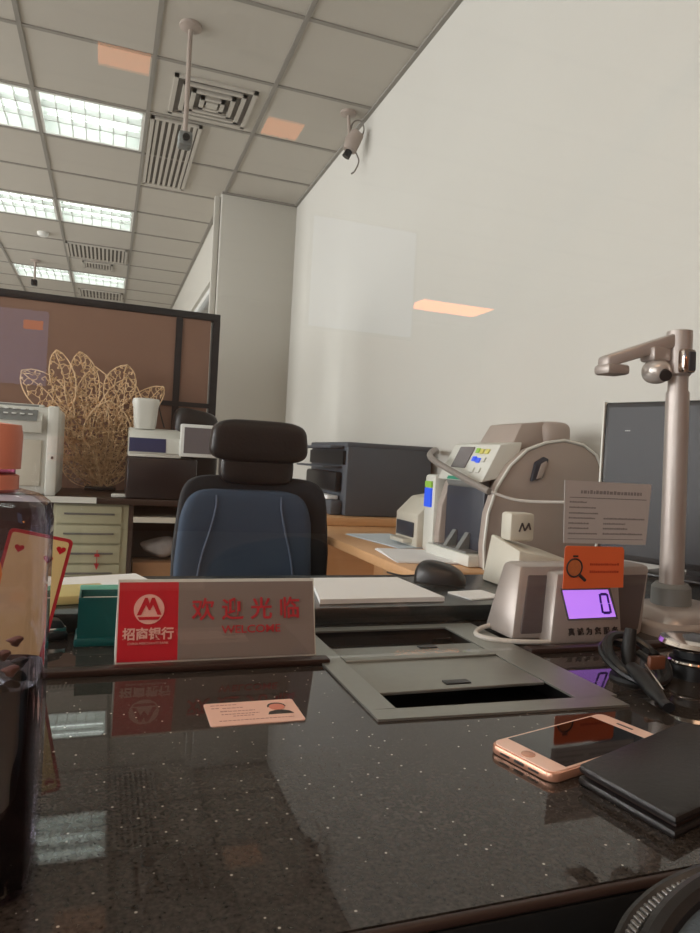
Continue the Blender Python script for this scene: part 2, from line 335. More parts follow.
# ---------------------------------------------------------------- air vents
v = thing('square_air_vent', 'square ceiling air diffuser of nested frames above the linear grille', 'vent', (.45, 3.84, ZC))
for k, (a, z) in enumerate(((.215, -.012), (.165, -.016), (.115, -.020), (.065, -.024))):
    G().box(-a, a, -a, -a+.022, z, 0).box(-a, a, a-.022, a, z, 0).box(-a, -a+.022, -a, a, z, 0).box(a-.022, a, -a, a, z, 0).o('louvre_ring', CEIL, v)
G().box(-.21, .21, -.21, .21, -.004, 0).o('backing', DARKSLOT, v); G().box(-.03, .03, -.03, .03, -.026, -.003).o('centre_plate', CEIL, v)
def grille(x0, x1, y0, y1, n, label, fr=.02):
    r = thing('slatted_air_vent', label, 'vent', ((x0+x1)/2, (y0+y1)/2, ZC)); a, b = (x1-x0)/2, (y1-y0)/2
    G().box(-a, a, -b, b, -.003, 0).o('backing', DARKSLOT, r)
    G().box(-a, a, -b, -b+fr, -.015, 0).box(-a, a, b-fr, b, -.015, 0).box(-a, -a+fr, -b, b, -.015, 0).box(a-fr, a, -b, b, -.015, 0).o('frame', CEIL, r)
    p = (2*a-2*fr)/n
    for k in range(n): x = -a+fr+(k+.5)*p; G().box(x-p*.25, x+p*.25, -b+fr, b-fr, -.012, -.002).o('slat', CEIL, r)
grille(.15, .44, 4.14, 5.2, 7, 'long slatted ceiling grille between the nearest lamp and the column')
grille(-.46, .10, 7.07, 7.60, 14, 'wide slatted ceiling vent behind the middle lamp row')
grille(-.33, -.03, 7.72, 7.98, 9, 'small slatted ceiling vent just before the farthest lamps')
grille(-.42, .10, 9.1, 9.6, 12, 'slatted ceiling vent beyond the farthest lamps, above the dark screen')
tag(G().lathe([(.05, 0), (.05, -.02), (.035, -.035), (.01, -.038)]).o('smoke_detector', WHITE, loc=(-.64, 6.9, ZC)), 'small round white smoke detector on the ceiling behind the middle lamps', 'detector')

# ---------------------------------------------------------------- cameras on the ceiling
def hang_cam(x, y, drop, label, body=True):
    r = thing('ceiling_camera', label, 'camera', (x, y, ZC))
    G().lathe([(.05, 0), (.05, -.012), (.03, -.022), (.012, -.024)]).o('ceiling_plate', BEIGED, r)
    G().tube([(0, 0, -.02), (0, 0, -drop)], .011, 12).o('drop_pole', BEIGED, r)
    c = G().box(-.03, .03, -.045, .03, -drop-.05, -drop+.012, .01).o('camera_body', MGREY if body else BLACKP, r)
    G().tube([(0, -.045, -drop-.02), (0, -.065, -drop-.025)], .016, 14).o('lens', BLACKP, c); return r
hang_cam(.265, 3.2, .50, 'small dark security camera on a long pole left of the square diffuser')
hang_cam(-.80, 8.0, .22, 'tiny security camera hanging by the farthest lamps', False)
r = thing('wall_camera', 'beige security camera on a short ceiling pole by the white wall', 'camera', (1.165, 3.62, ZC))
G().lathe([(.045, 0), (.045, -.012), (.02, -.02)]).o('ceiling_plate', BEIGED, r); G().tube([(0, 0, -.015), (.015, 0, -.14)], .010).o('drop_pole', BEIGED, r)
cb = G(); cb.tube([(.055, -.02, -.11), (.03, -.01, -.155), (.015, -.005, -.21)], [.036, .044, .036], 20); cb.o('camera_body', BEIGED, r)
G().tube([(.015, -.005, -.21), (-.002, 0, -.245)], [.02, .022], 14).o('lens', BLACKP, r)
G().tube(spline([(.01, 0, -.12), (.03, 0, -.05), (.07, 0, -.03), (.095, 0, -.07), (.08, 0, -.13), (.05, 0, -.19), (.075, 0, -.25), (.055, 0, -.31), (.035, 0, -.33)]), .0045, 6).o('cable', CABG, r)

# ================================================================ FAR OFFICE
r = thing('office_partition', 'large brown partition panel in a dark frame behind the dried branches', 'partition', (-1.0, 3.92, 0))
G().box(-1.6, 1.52, 0, .05, .05, 1.727).o('panel', BROWN, r)
G().box(-1.65, 1.57, -.012, .06, 1.725, 1.765, .004).box(-1.65, -1.6, -.012, .06, 0, 1.726).box(1.53, 1.57, -.012, .06, 0, 1.726).box(1.33, 1.365, -.010, .06, 0, 1.726).box(-.4, -.36, -.010, .06, 0, 1.726).box(1.2, 1.53, -.012, .06, 1.235, 1.26).o('frame', FRAMEB, r)

# back desk: continuous top over a drawer unit and an open shelf bay
r = thing('back_desk', 'dark-topped desk along the partition with an open shelf bay', 'desk', (-.35, 3.22, 0))
G().box(-1.3, .98, 0, .64, .735, .762, .004).o('desktop', DKWOOD, r); G().box(-1.3, .32, -.008, .0, .738, .764).o('front_edge', LGREY, r)
G().box(-1.3, .98, .60, .62, .0, .735).o('back_panel', DKWOOD, r); G().box(.46, .48, .03, .60, 0, .735).o('side_panel', DKWOOD, r); G().box(.96, .98, .02, .60, 0, .735).o('side_panel', DKWOOD, r)
G().box(.48, .96, .02, .60, .655, .68).o('shelf', BEIGE, r); G().box(.48, .96, .03, .60, .30, .32).o('shelf', DKWOOD, r)
G().box(-1.3, -1.28, .02, .6, 0, .735).o('side_panel', DKWOOD, r)
r = thing('drawer_cabinet', 'khaki steel drawer cabinet with a red tag under the back desk', 'cabinet', (-.205, 3.24, 0))
G().box(0, .315, .012, .55, 0, .733, .004).o('body', FILECAB, r)
for k in range(8):
    z = .645-.088*k
    d = G().box(.012, .285, .0, .012, z, z+.080, .003).o('drawer', FILECAB, r)
    G().box(.045, .255, -.006, .0, z+.040, z+.048, .001).o('handle', DARKSLOT, d)
G().box(.187, .190, -.010, -.007, .455, .53).box(.178, .199, -.010, -.007, .50, .512).prism([(.1885, .44), (.178, .47), (.199, .47)], 'y', -.010, -.007).o('tag', REDT, r)
tag(G().box(-.11, .10, -.08, .08, 0, .14, .003).o('cardboard_box', CARDB, loc=(.25, 3.40, .32)), 'brown cardboard box on the lower shelf of the back desk', 'box')
def crumple(p): return (p.x*(1+.25*math.sin(31*p.z+9*p.x)), p.y, p.z*(1+.3*math.sin(27*p.x)+.1*math.sin(60*p.y)))
tag(G().pillow((0, 0, .045), (.085, .05, .042), .8, .9, fn=crumple).o('plastic_bag', mat('crumpled film', (170, 168, 170), .25, bump=1, scale=18, noise=.4), loc=(.25, 3.39, .478)), 'crumpled clear plastic bag on top of the cardboard box', 'bag')
# grey printer at left on back desk
r = thing('passbook_printer', 'tall light grey printer with keypad at the left on the back desk', 'printer', (-.50, 3.24, .763))
G().box(0, .305, .02, .38, 0, .385, .02).o('body', LGREY, r)
G().prism([(-.02, .27), (-.02, .32), (.06, .395), (.10, .395), (.10, .27)], 'x', 0, .235, .005).o('control_panel', LGREY, r)
kp = G().hexa([(.03, -.022, .325), (.215, -.022, .325), (.215, -.026, .320), (.03, -.026, .320)], [(.03, .045, .392), (.215, .045, .392), (.215, .04, .388), (.03, .04, .388)]).o('keypad', MGREY, r)
for i in range(5):
    for j in range(2): G().box(.05+i*.032, .068+i*.032, -.012+j*.026, .0+j*.026, .345+j*.022, .352+j*.022, .002).o('key', WHITE, kp)
G().box(.255, .30, .0, .02, .0, .39, .006).o('side_column', LGREY, r); G().box(.275, .285, -.004, .002, .16, .172, .002).o('lock', BLACKP, r)
G().box(.05, .235, .008, .021, .04, .24, .004).o('paper_door', BEIGE, r)

# dried branch ornament
r = thing('dried_branch_ornament', 'lacy gold dried branch ornament with leaf-shaped loops on the back desk', 'ornament', (-.02, 3.735, .763)); r.scale = (1.08, 1, 1.05)
def leaf(bx, bz, tx, tz, wd, dens, y):
    g = G(); L = math.hypot(tx-bx, tz-bz); ax = ((tx-bx)/L, (tz-bz)/L); nx = (-ax[1], ax[0])
    def P(u, v): return (bx+ax[0]*u*L+nx[0]*v, y+random.uniform(-.008, .008), bz+ax[1]*u*L+nx[1]*v)
    def hw(u): return wd*math.sin(PI*min(1, max(0, u))**1.1)**.6
    for s_ in (-1, 1): g.tube([P(u/14, s_*hw(u/14)) for u in range(15)], .0034, 4)
    g.tube([P(u/8, .006*math.sin(u)) for u in range(9)], .003, 4)
    pts = []
    while len(pts) < dens:
        u = random.random(); v = random.uniform(-1, 1); pts.append((u, v*hw(u)))
    for i, a in enumerate(pts):
        for b in sorted(pts, key=lambda q: ((q[0]-a[0])*L)**2+(q[1]-a[1])**2)[1:4]: g.tube([P(*a), P(*b)], .0021, 3, False)
    return g
for (bx, bz, tx, tz, wd, n) in [(q[0], q[1], q[2], q[3], q[4]*1.28, int(q[5]*3)) for q in ((-.15, .38, -.22, .66, .042, 60), (-.06, .36, -.12, .665, .050, 75), (.03, .40, .095, .62, .055, 75), (-.13, .34, -.36, .55, .06, 75), (.02, .28, .27, .53, .05, 80), (-.02, .10, -.10, .46, .085, 150), (.02, .08, .02, .44, .085, 150), (.03, .05, .16, .42, .06, 100), (-.01, .04, -.20, .30, .05, 80), (-.01, .02, -.17, .15, .045, 70), (.03, .02, .12, .22, .05, 60), (-.04, .05, -.24, .42, .05, 80), (.0, .02, -.05, .60, .09, 90), (.03, .02, .10, .56, .09, 90), (-.03, .02, -.18, .52, .09, 90))]:
    leaf(bx, bz, tx, tz, wd, n, random.uniform(-.04, .04)).o('leaf', TWIG, r)
G().tube(spline([(.0, 0, 0), (-.01, 0, .12), (-.05, 0, .26), (-.09, 0, .40)]), .007, 6).tube(spline([(.0, 0, 0), (.03, 0, .15), (.05, 0, .30), (.06, 0, .45)]), .006, 6).tube(spline([(-.01, 0, .03), (-.08, 0, .13), (-.17, 0, .14), (-.21, 0, .10)]), .006, 6).o('stem', TWIG, r)
G().box(-.07, .07, -.04, .04, 0, .02, .006).o('foot', BLACKP, r)
tag(G().box(-.04, .04, -.02, .02, 0, .016, .006).o('eraser', LGREY, loc=(.07, 3.30, .763)), 'small white eraser block on the back desk edge before the branches', 'eraser')

# white card machine on a black stand, monitor
tag(G().box(-.155, .155, -.11, .14, 0, .190, .01).o('printer_stand', mat('black wood cabinet', (38, 30, 30), .3, noise=.3, scale=12), loc=(.245, 3.34, .763)), 'black glossy box carrying the white card machine', 'box')
r = thing('card_machine', 'white card machine with navy front on the black box', 'machine', (.195, 3.34, .954))
G().prism([(-.11, 0), (-.11, .015), (-.12, .02), (-.10, .09), (-.02, .125), (.12, .135), (.12, 0)], 'x', -.10, .13, .004).o('body', LGREY, r)
G().prism([(-.118, .022), (-.122, .024), (-.104, .085), (-.100, .083)], 'x', -.10, .06).o('front_inset', NAVY, r)
G().lathe([(.045, 0), (.050, .02), (.056, .10), (.062, .125), (.058, .14), (.02, .145)], (-.03, .02, .128), sq=4).o('card_hopper', LGREY, r)
G().tube(spline([(.03, .05, .24), (.05, .04, .17), (.06, .04, .14)]), .003, 6).o('cable', BLACKP, r)
G().box(.12, .32, -.14, -.105, .01, .16, .006).o('monitor_casing', WHITE, r); G().box(.136, .304, -.144, -.138, .027, .145).o('monitor_screen', SCRG, r); G().box(.10, .20, -.105, -.07, .05, .08, .004).o('monitor_arm', LGREY, r)
r = tag(G().pillow((0, 0, .235), (.12, .09, .21), .35, .5, fn=lambda p: (p.x, p.y, p.z*(1-.15*(p.x/.2)))).o('black_bag', LEATH, loc=(.44, 3.72, .763)), 'black bag slumped behind the small monitor', 'bag')

# ================================================================ OFFICE CHAIR
r = thing('office_chair', 'office chair with black headrest and blue grey padded back', 'chair', (.445, 2.12, 0))
def taper(p): k = 1-.10*max(0, p.z/.3)-.0*p.x; return (p.x*k, p.y+.10*(p.x/.25)**2*-.35, p.z)
G().pillow((.0, .035, .69), (.245, .035, .235), .28, .30, fn=taper).o('outer_back', CHARF, r)
bk = G().pillow((-.03, -.02, .655), (.21, .045, .23), .30, .34, fn=lambda p: (p.x*(1-.12*max(0, p.z/.23)**2), p.y-.25*p.x*p.x, p.z)).o('backrest', BLUEF, r)
for s_ in (-1, 1):
    G().tube(spline([(-.03+s_*.155, -.075, .50), (-.03+s_*.14, -.074, .66), (-.03+s_*.115, -.073, .76), (-.03+s_*.10, -.070, .83), (-.03+s_*.10, -.060, .868)]), .0035, 6).o('seam', mat('seam thread', (84, 96, 116), .8, noise=0), bk)
G().pillow((.0, -.01, 1.035), (.15, .042, .066), .5, .35, fn=lambda p: (p.x*(1-.04*p.z/.066), p.y-.5*p.x*p.x, p.z)).o('headrest', LEATH, r)
G().pillow((-.0, .005, .955), (.115, .038, .055), .45, .3).o('neck_pad', LEATH, r)
G().box(-.03, .03, .03, .06, .55, 1.0, .008).o('back_post', BLACKP, r)
G().pillow((0, -.20, .46), (.26, .25, .05), .35, .4).o('seat', BLUEF, r)
for s_ in (-1, 1):
    a = G().box(s_*.29-.03, s_*.29+.03, -.30, -.02, .56, .59, .012).o('armrest', BLACKP, r); G().box(s_*.29-.015, s_*.29+.015, -.20, -.14, .42, .565, .006).o('post', BLACKP, a)
G().box(-.30, .30, -.19, -.15, .40, .43, .01).o('seat_frame', BLACKP, r)
G().tube([(0, -.17, .08), (0, -.17, .43)], .028, 16).o('gas_column', CHROME, r)
bs = G()
for k in range(5): a = 2*PI*k/5+.3; bs.tube([(0, -.17, .10), (.30*math.cos(a), -.17+.30*math.sin(a), .07)], [.03, .016], 8)
bs.o('base', BLACKP, r)
for k in range(5): a = 2*PI*k/5+.3; x, y = .30*math.cos(a), -.17+.30*math.sin(a); G().tube([(x-.02, y, .03), (x+.02, y, .03)], .03, 14).tube([(x, y, .03), (x, y, .075)], .01).o('caster', BLACKP, r)

# ================================================================ WOOD SIDE DESK AND WHAT IS ON IT
r = thing('side_desk', 'honey wood desk with raised back shelf along the white wall', 'desk', (0, 0, 0))
G().box(.70, 1.275, 1.46, 3.1, .712, .74, .004).o('desktop', WOODD, r)
G().box(.74, 1.275, 2.46, 3.1, .741, .772, .003).o('riser', WOODD, r)
G().box(.80, 1.24, 1.48, 1.90, .02, .711, .003).o('pedestal', WOODD, r); G().box(1.24, 1.27, 1.92, 3.08, .05, .711).o('modesty_panel', WOODD, r); G().box(.72, 1.26, 3.06, 3.09, 0, .711).o('end_panel', WOODD, r)
r = thing('office_printer', 'dark grey office printer with side output trays against the wall', 'printer', (.885, 2.52, .773))
G().box(0, .365, 0, .50, 0, .282, .008).o('body', PRINTB, r); G().box(-.004, .372, -.003, .503, .27, .29, .006).o('lid', PRINTB, r)
G().box(-.06, .0, .04, .48, .262, .274, .004).o('upper_tray', PRINTB, r); G().box(-.08, .0, .06, .46, .185, .193, .003).o('output_tray', PRINTB, r); G().box(-.012, 0, .02, .48, .20, .255).o('tray_recess', BLACKP, r)
G().box(-.03, .0, .05, .47, .09, .17, .01).o('front_cover', BLACKP, r); G().box(-.05, 0, .03, .48, .0, .06, .01).o('paper_cassette', PRINTB, r); G().box(-.055, -.01, .06, .45, .061, .075, .002).o('paper_output', PAPER, r)

# paper sheets on side desk
def sheets(name, x, y, z, wx, wy, rz, n, m, label):
    g = G()
    for k in range(n): g.merge(box_bm(-wx/2, wx/2, -wy/2, wy/2, k*.0012, k*.0012+.001), Matrix.Rotation(random.uniform(-.04, .04), 4, 'Z'))
    return tag(g.o(name, m, loc=(x, y, z), rot=(0, 0, rz), smooth=0), label, 'paper')
def box_bm(x0, x1, y0, y1, z0, z1):
    t = bmesh.new(); vs = [t.verts.new((x, y, z)) for z in (z0, z1) for y in (y0, y1) for x in (x0, x1)]
    for f in ((0, 2, 3, 1), (4, 5, 7, 6), (0, 1, 5, 4), (2, 6, 7, 3), (0, 4, 6, 2), (1, 3, 7, 5)): t.faces.new([vs[i] for i in f])
    return t
sheets('paper_sheets', .885, 2.03, .741, .17, .34, .12, 3, BLUEP, 'pale blue sheets lying on the wooden side desk below the printer')
sheets('paper_sheets', .81, 1.70, .741, .17, .24, -.15, 4, PAPER, 'white sheets on the side desk corner behind the black mouse')

# banknote counter
def OUT(pts, m): return pts
r = thing('banknote_counter', 'large banknote counting machine with curved warm grey side by the wall', 'machine', (.90, 1.49, .741))
side = [(.0, .0), (-.004, .06), (.002, .14), (.022, .205), (.058, .262), (.105, .305), (.158, .326), (.215, .336), (.275, .328), (.318, .304), (.342, .262), (.35, .19), (.352, .0)]
G().prism(side, 'y', .0, .035, .008).o('side_cover', BEIGED, r); G().prism(side, 'y', .25, .285, .008).o('side_cover', BEIGED, r)
rim = G().tube([(x, .0, z) for x, z in side[:11]], .004, 6).o('cover_rim', LGREY, r)
G().box(.05, .345, .036, .249, .0, .27, .01).o('body', BEIGE, r)
hd = G().prism([(.115, .225), (.125, .275), (.150, .29), (.165, .285), (.150, .235)], 'y', -.010, -.001, .003).o('side_handle', POCKET, r)
G().prism([(.128, .232), (.14, .272), (.156, .280), (.158, .272), (.145, .236)], 'y', -.014, -.011, .002).o('grip', BEIGED, hd)
# front pocket: opens toward the teller, facing the chair
G().box(.012, .05, .04, .245, .035, .20, .004).o('pocket', POCKET, r)
G().box(-.03, .05, .03, .275, .0, .032, .006).o('pocket_tray', LGREY, r); G().box(-.026, .045, .05, .235, .033, .037).o('tray_lining', MGREY, r)
for y in (.10, .17): G().hexa([(-.02, y, .037), (.01, y, .037), (.01, y+.02, .037), (-.02, y+.02, .037)], [(.008, y, .08), (.014, y, .08), (.014, y+.02, .08), (.008, y+.02, .08)]).o('stopper', MGREY, r)
G().tube([(.02, .06, .215), (.02, .23, .215)], .018, 14).o('roller', MGREY, r)
cp = G().hexa([(-.005, .03, .215), (.09, .03, .24), (.09, .275, .24), (-.005, .275, .215)], [(.045, .03, .315), (.11, .03, .325), (.11, .275, .325), (.045, .275, .315)], .004).o('control_panel', LGREY, r)
def onp(u, v, h): # point on slanted control face
    return (-.005+.05*v-h*.89, .03+.245*u, .215+.10*v+h*.45)
def pq(g, u0, u1, v0, v1, h=.003): return g.hexa([onp(u0, v0, .0005), onp(u1, v0, .0005), onp(u1, v1, .0005), onp(u0, v1, .0005)], [onp(u0, v0, h), onp(u1, v0, h), onp(u1, v1, h), onp(u0, v1, h)])
pq(G(), .48, .80, .35, .92).o('screen', SCRG, cp)
for (u, v, m) in ((.14, .8, YEL), (.25, .8, YEL), (.34, .82, LIME), (.14, .58, LGREY), (.34, .60, BLUE), (.24, .56, BLUE), (.14, .3, LGREY), (.27, .3, LGREY)): pq(G(), u, u+.07, v-.06, v+.06, .004).o('key', m, cp)
pq(G(), .45, .75, .02, .10).o('green_strip', GREEN, cp)
G().hexa([(.09, .06, .30), (.20, .06, .32), (.20, .24, .32), (.09, .24, .30)], [(.13, .07, .375), (.20, .07, .385), (.20, .23, .385), (.13, .23, .375)], .004).o('hopper', BEIGED, r)
G().pillow((.235, .09, .35), (.045, .045, .038), .5, .6).o('hopper_guide', BEIGED, r)
G().box(-.005, .05, .287, .355, 0, .225, .01).o('display_column', LGREY, r)
G().box(-.010, -.004, .30, .342, .13, .185).o('blue_display', BLUE, r); G().box(-.010, -.004, .30, .342, .187, .205).o('green_display', LIME, r)
r = thing('receipt_printer', 'small cream receipt printer with slanted lid left of the banknote counter', 'printer', (.905, 1.86, .741))
G().prism([(-.02, .0), (-.02, .10), (.03, .15), (.14, .17), (.14, 0)], 'y', 0, .16, .006).o('body', BEIGE, r); G().box(-.026, -.018, .02, .14, .03, .075, .002).o('slot', POCKET, r); G().box(-.05, -.015, .03, .13, .012, .024, .002).o('tongue', BEIGE, r)

# cable from printer to monitor
tag(G().tube(spline([(1.262, 2.50, 1.045), (1.06, 2.12, 1.045), (.868, 1.76, 1.015), (.862, 1.58, .972), (.872, 1.44, .938)]), .009, 8).o('grey_arm', CABG), 'thick grey cable sleeve sagging from the printer over the banknote counter', 'cable')
tag(G().tube(spline([(.872, 1.432, .938), (.93, 1.40, .922), (1.02, 1.34, .925), (1.08, 1.32, .93), (1.13, 1.31, .94)]), .0035, 6).o('thin_cable', CABLE), 'thin white cable crossing in front of the banknote counter to the monitor', 'cable')

# monitor seen at a slant
r = thing('computer_monitor', 'large dark computer monitor standing at a slant against the white wall', 'monitor', (1.080, 1.30, .786))
ang = math.atan2(-.46, .165); r.rotation_euler = (0, 0, ang)
G().box(0, .47, 0, .022, .02, .375, .006).o('casing', BLACKP, r); G().box(.012, .458, -.003, .001, .034, .363).o('screen', mat('dark glossy screen', (48, 50, 54), .35, noise=0, spec=.3), r)
G().box(-.004, .0005, -.003, .018, .02, .377, .001).o('edge_strip', LGREY, r)
G().box(.20, .27, .010, .035, .0, .2, .004).o('neck', BLACKP, r); G().box(.12, .35, -.05, .06, -.0, .008, .003).o('foot', BLACKP, r)
text('...', .02, LGREY, r, (.06, -.0035, .315), name='logo')

# ================================================================ COUNTER
CT = .76
r = thing('service_counter', 'black speckled granite bank counter running under the glass', 'counter')
def slab_with_hole(g, x0, x1, y0, y1, hx0, hx1, hy0, hy1, z0, z1):
    return g.box(x0, hx0, y0, y1, z0, z1).box(hx1, x1, y0, y1, z0, z1).box(hx0, hx1, y0, hy0, z0, z1).box(hx0, hx1, hy1, y1, z0, z1)
TX0, TX1, TY0, TY1 = .262, .495, .59, .893
slab_with_hole(G(), -1.8, 1.27, .322, 1.17, TX0, TX1, TY0, TY1, CT-.03, CT).o('countertop', GRAN, r, smooth=0)
G().box(-1.8, 1.27, .316, .322, CT-.006, CT, .0025, 3).o('bullnose_edge', EDGEB, r)
G().box(-1.8, 1.27, .3165, .3215, CT-.032, CT-.0065, .001).o('edge_skirt', BLACKM, r)  # matt black strip added as shade over the lit granite side below the edge
G().box(-1.8, 1.27, .50, .52, 0, CT-.031).box(-1.8, -1.77, .52, 1.15, 0, CT-.031).box(1.24, 1.27, .52, 1.15, 0, CT-.031).o('front_panel', BLACKM, r)
r = thing('teller_ledge', 'raised dark granite ledge on the teller side carrying paper and mouse', 'ledge')
G().box(-1.8, 1.27, .925, 1.185, CT+.0005, CT+.025, .002).o('ledge_top', mat('grey granite', (44, 48, 48), .25, noise=.4, scale=200), r)
# glass and its channel
r = thing('counter_glass', 'tall clear security glass pane dividing customer and teller sides', 'glass')
G().box(-1.8, 1.275, .752, .762, CT+.006, 2.2).o('pane', GLASS, r, smooth=0)
G().box(-1.8, TX0-.006, .748, .766, CT, CT+.007, .002).o('bottom_channel', EDGEB, r)
G().box(TX1+.034, 1.275, .748, .766, CT, CT+.007, .002).o('bottom_channel', EDGEB, r)
G().box(-1.8, 1.275, .74, .774, 2.2, 2.24, .002).o('top_rail', STEEL, r)

# deal tray: rim, two wells, sliding plates
r = thing('cash_tray', 'stainless steel cash tray sunk in the counter under the glass', 'tray')
g = G(); z0, z1 = CT+.0002, CT+.0025
g.hexa([(.246, .576, z0), (.52, .562, z0), (.52, .590, z0), (.246, .60, z0)], [(.246, .576, z1), (.52, .562, z1), (.52, .590, z1), (.246, .60, z1)])
g.box(.246, .274, .60, .905, z0, z1).box(.476, .528, .590, .905, z0, z1).box(.274, .476, .885, .905, z0, z1)
g.o('rim', STEEL, r)
G().box(TX0+.002, TX1-.002, TY0+.002, TY1-.002, CT-.024, CT-.020).box(TX0+.001, TX0+.006, TY0+.001, TY1-.001, CT-.02, CT-.0005).box(TX1-.006, TX1-.001, TY0+.001, TY1-.001, CT-.02, CT-.0005).box(TX0+.006, TX1-.006, TY0+.001, TY0+.006, CT-.02, CT-.0005).box(TX0+.006, TX1-.006, TY1-.006, TY1-.001, CT-.02, CT-.0005).o('well', STEELD, r)
pl = G().box(.2745, .4755, .645, .806, CT-.002, CT+.0015, .0008).o('cover_plate', STEEL, r)
G().box(.358, .388, .655, .667, CT+.0015, CT+.003, .0005).box(.39, .415, .79, .80, CT+.0015, CT+.003, .0005).o('finger_slot', BLACKP, pl)
G().box(.2745, .4755, .746, .770, CT+.0015, CT+.004, .0008).o('sliding_seam', STEEL, r)
G().box(.44, .468, .606, .609, CT-.018, CT-.004).box(.44, .468, .852, .855, CT-.018, CT-.004).o('glint_bar', CHROME, r)

# ================================================================ COUNTER: CUSTOMER SIDE
# identity card
r = thing('identity_card', 'pale pink plastic identity card with portrait lying on the granite', 'card', (.140, .6205, CT), -.01)
def rrect(w, h, rr, n=4):
    p = []
    for cx, cy, a in ((w-rr, h-rr, 0), (-w+rr, h-rr, PI/2), (-w+rr, -h+rr, PI), (w-rr, -h+rr, 1.5*PI)): p += arc(cx, cy, rr, a, a+PI/2, n)
    return p
G().prism(rrect(.0428, .027, .003), 'z', .0, .0009).o('card_body', IDC, r)
po = G().prism([(.012, -.009), (.036, -.009), (.033, -.003), (.027, .0), (.020, .0), (.014, -.003)], 'z', .0009, .0012).o('portrait', HAIR, r)
G().prism(arc(.0235, .008, .0075, 0, 2*PI, 16)[:-1], 'z', .0011, .0014).o('face', SKIN, po); G().prism(arc(.0235, .010, .0088, -.15, PI+.15, 12), 'z', .0009, .0012).o('hair', HAIR, po)
g = G()
for (x0, x1, y) in ((-.037, -.012, .020), (-.037, -.030, .013), (-.027, -.008, .012), (-.030, -.022, .005), (-.030, .002, .004), (-.030, .005, -.003), (-.020, -.001, -.008), (-.034, .034, -.018)):
    x = x0
    while x < x1: d = random.uniform(.002, .004); g.box(x, min(x+d, x1), y, y+.0012, .0009, .0011); x += d+.0008
g.o('printed_lines', mat('pale ink', (190, 140, 132), .6, noise=0), r)

# phone: centre, long axis
P0, P1, P2, P3 = Vector((.316, .498)), Vector((.460, .536)), Vector((.4785, .470)), Vector((.331, .433))
cen = (P0+P1+P2+P3)/4; pa = math.atan2(.0375, .1455)
r = thing('smartphone', 'rose gold smartphone with black screen lying half under the wallet', 'phone', (cen.x, cen.y, CT), pa)
G().prism(rrect(.0755, .034, .009, 6), 'z', .0, .0078, .002).o('phone_body', ROSE, r)
G().prism(rrect(.0735, .032, .008, 6), 'z', .0078, .0086).o('front_face', PHONEW, r)
G().box(-.056, .056, -.0300, .0300, .0086, .0089).o('display', PHONES, r)
G().lathe([(.0058, 0), (.0058, .0004), (.005, .0006)], (-.065, 0, .0086), 20).o('home_button', ROSE, r); G().box(.0635, .0655, -.008, .008, .0086, .009).o('earpiece', BLACKP, r)
G().box(-.0762, -.0750, -.005, .005, .0025, .005, .0004).box(-.0762, -.0752, -.020, -.010, .003, .0045).box(-.0762, -.0752, .010, .020, .003, .0045).o('charging_port', BLACKP, r)

# wallet
r = thing('leather_wallet', 'folded black leather wallet at the right edge resting by the phone', 'wallet', (.377, .383, CT), 0)
A, B, Cc, D = (-.024, .048), (.135, .103), (.19, .02), (-.012, -.036)
def quad(g, p, z0, z1, bev, ins=0):
    c = (sum(q[0] for q in p)/4, sum(q[1] for q in p)/4); p = [(q[0]+(c[0]-q[0])*ins, q[1]+(c[1]-q[1])*ins) for q in p]; return g.prism(p, 'z', z0, z1, bev)
quad(G(), (A, B, Cc, D), .0, .006, .0025).o('lower_cover', WALLET, r); quad(G(), (A, B, Cc, D), .0062, .0085, .0008, .05).o('lining', EDGEB, r); quad(G(), (A, B, Cc, D), 0.0088, .0155, .0028).o('upper_cover', WALLET, r)

# microphone knob: silver-topped cylinder
r = thing('intercom_speaker', 'squat black cylinder with polished silver top at the right edge', 'speaker', (.678, .635, CT))
G().lathe([(.027, 0), (.026, .022), (.022, .024), (.022, .032)]).o('body', BLACKP, r); G().lathe([(.0275, .017), (.0285, .019), (.0275, .021)]).o('silver_band', CHROME, r)
G().lathe([(.024, .032), (.036, .036), (.039, .040), (.037, .045), (.030, .047), (.01, .0475)], n=40).o('silver_top', CHROME, r)

# black lanyard / pen with coiled cord
r = thing('pen_holder', 'black counter pen with looped cord and brown badge right of the violet display', 'pen', (.592, .640, CT)); r.scale = (.95, .95, .72)
def lpp(k, n, rx, rz, ph, cx, cz, dy): a = 2*PI*k/n+ph; return (cx+rx*math.cos(a), dy*math.sin(a)+.006*math.cos(a*.5), cz+rz*math.sin(a))
G().tube([lpp(k, 40, .034, .026, 0, .005, .034, .030) for k in range(41)], .0065, 8).tube([lpp(k, 40, .028, .019, .6, -.004, .027, .034) for k in range(41)], .0055, 8).tube(spline([(.03, .01, .04), (.055, .02, .030), (.058, .005, .012), (.03, -.02, .008), (-.01, -.03, .012), (-.03, -.015, .02)]), .0055, 8).o('cord', BLACKP, r)
G().lathe([(.026, 0), (.025, .006), (.014, .011)], (.0, .0, 0)).o('holder_foot', BLACKM, r)
G().tube([(-.020, -.020, .030), (-.022, -.040, .024), (-.038, -.080, .014), (-.044, -.098, .0095)], [.008, .0115, .009, .005], 14).tube([(-.044, -.098, .0095), (-.047, -.108, .009)], .007, 12).o('pen_barrel', BLACKP, r)
G().tube([(-.016, -.038, .040), (-.036, -.088, .024)], .0014, 5).o('pen_clip', CHROME, r)
G().box(-.010, .014, -.040, -.033, .030, .052, .003).o('badge', BRASS, r)
G().tube([(-.004, .0, .008), (-.002, .006, .045), (.006, .012, .078)], [.008, .0085, .007], 12).o('holder_post', BLACKM, r)

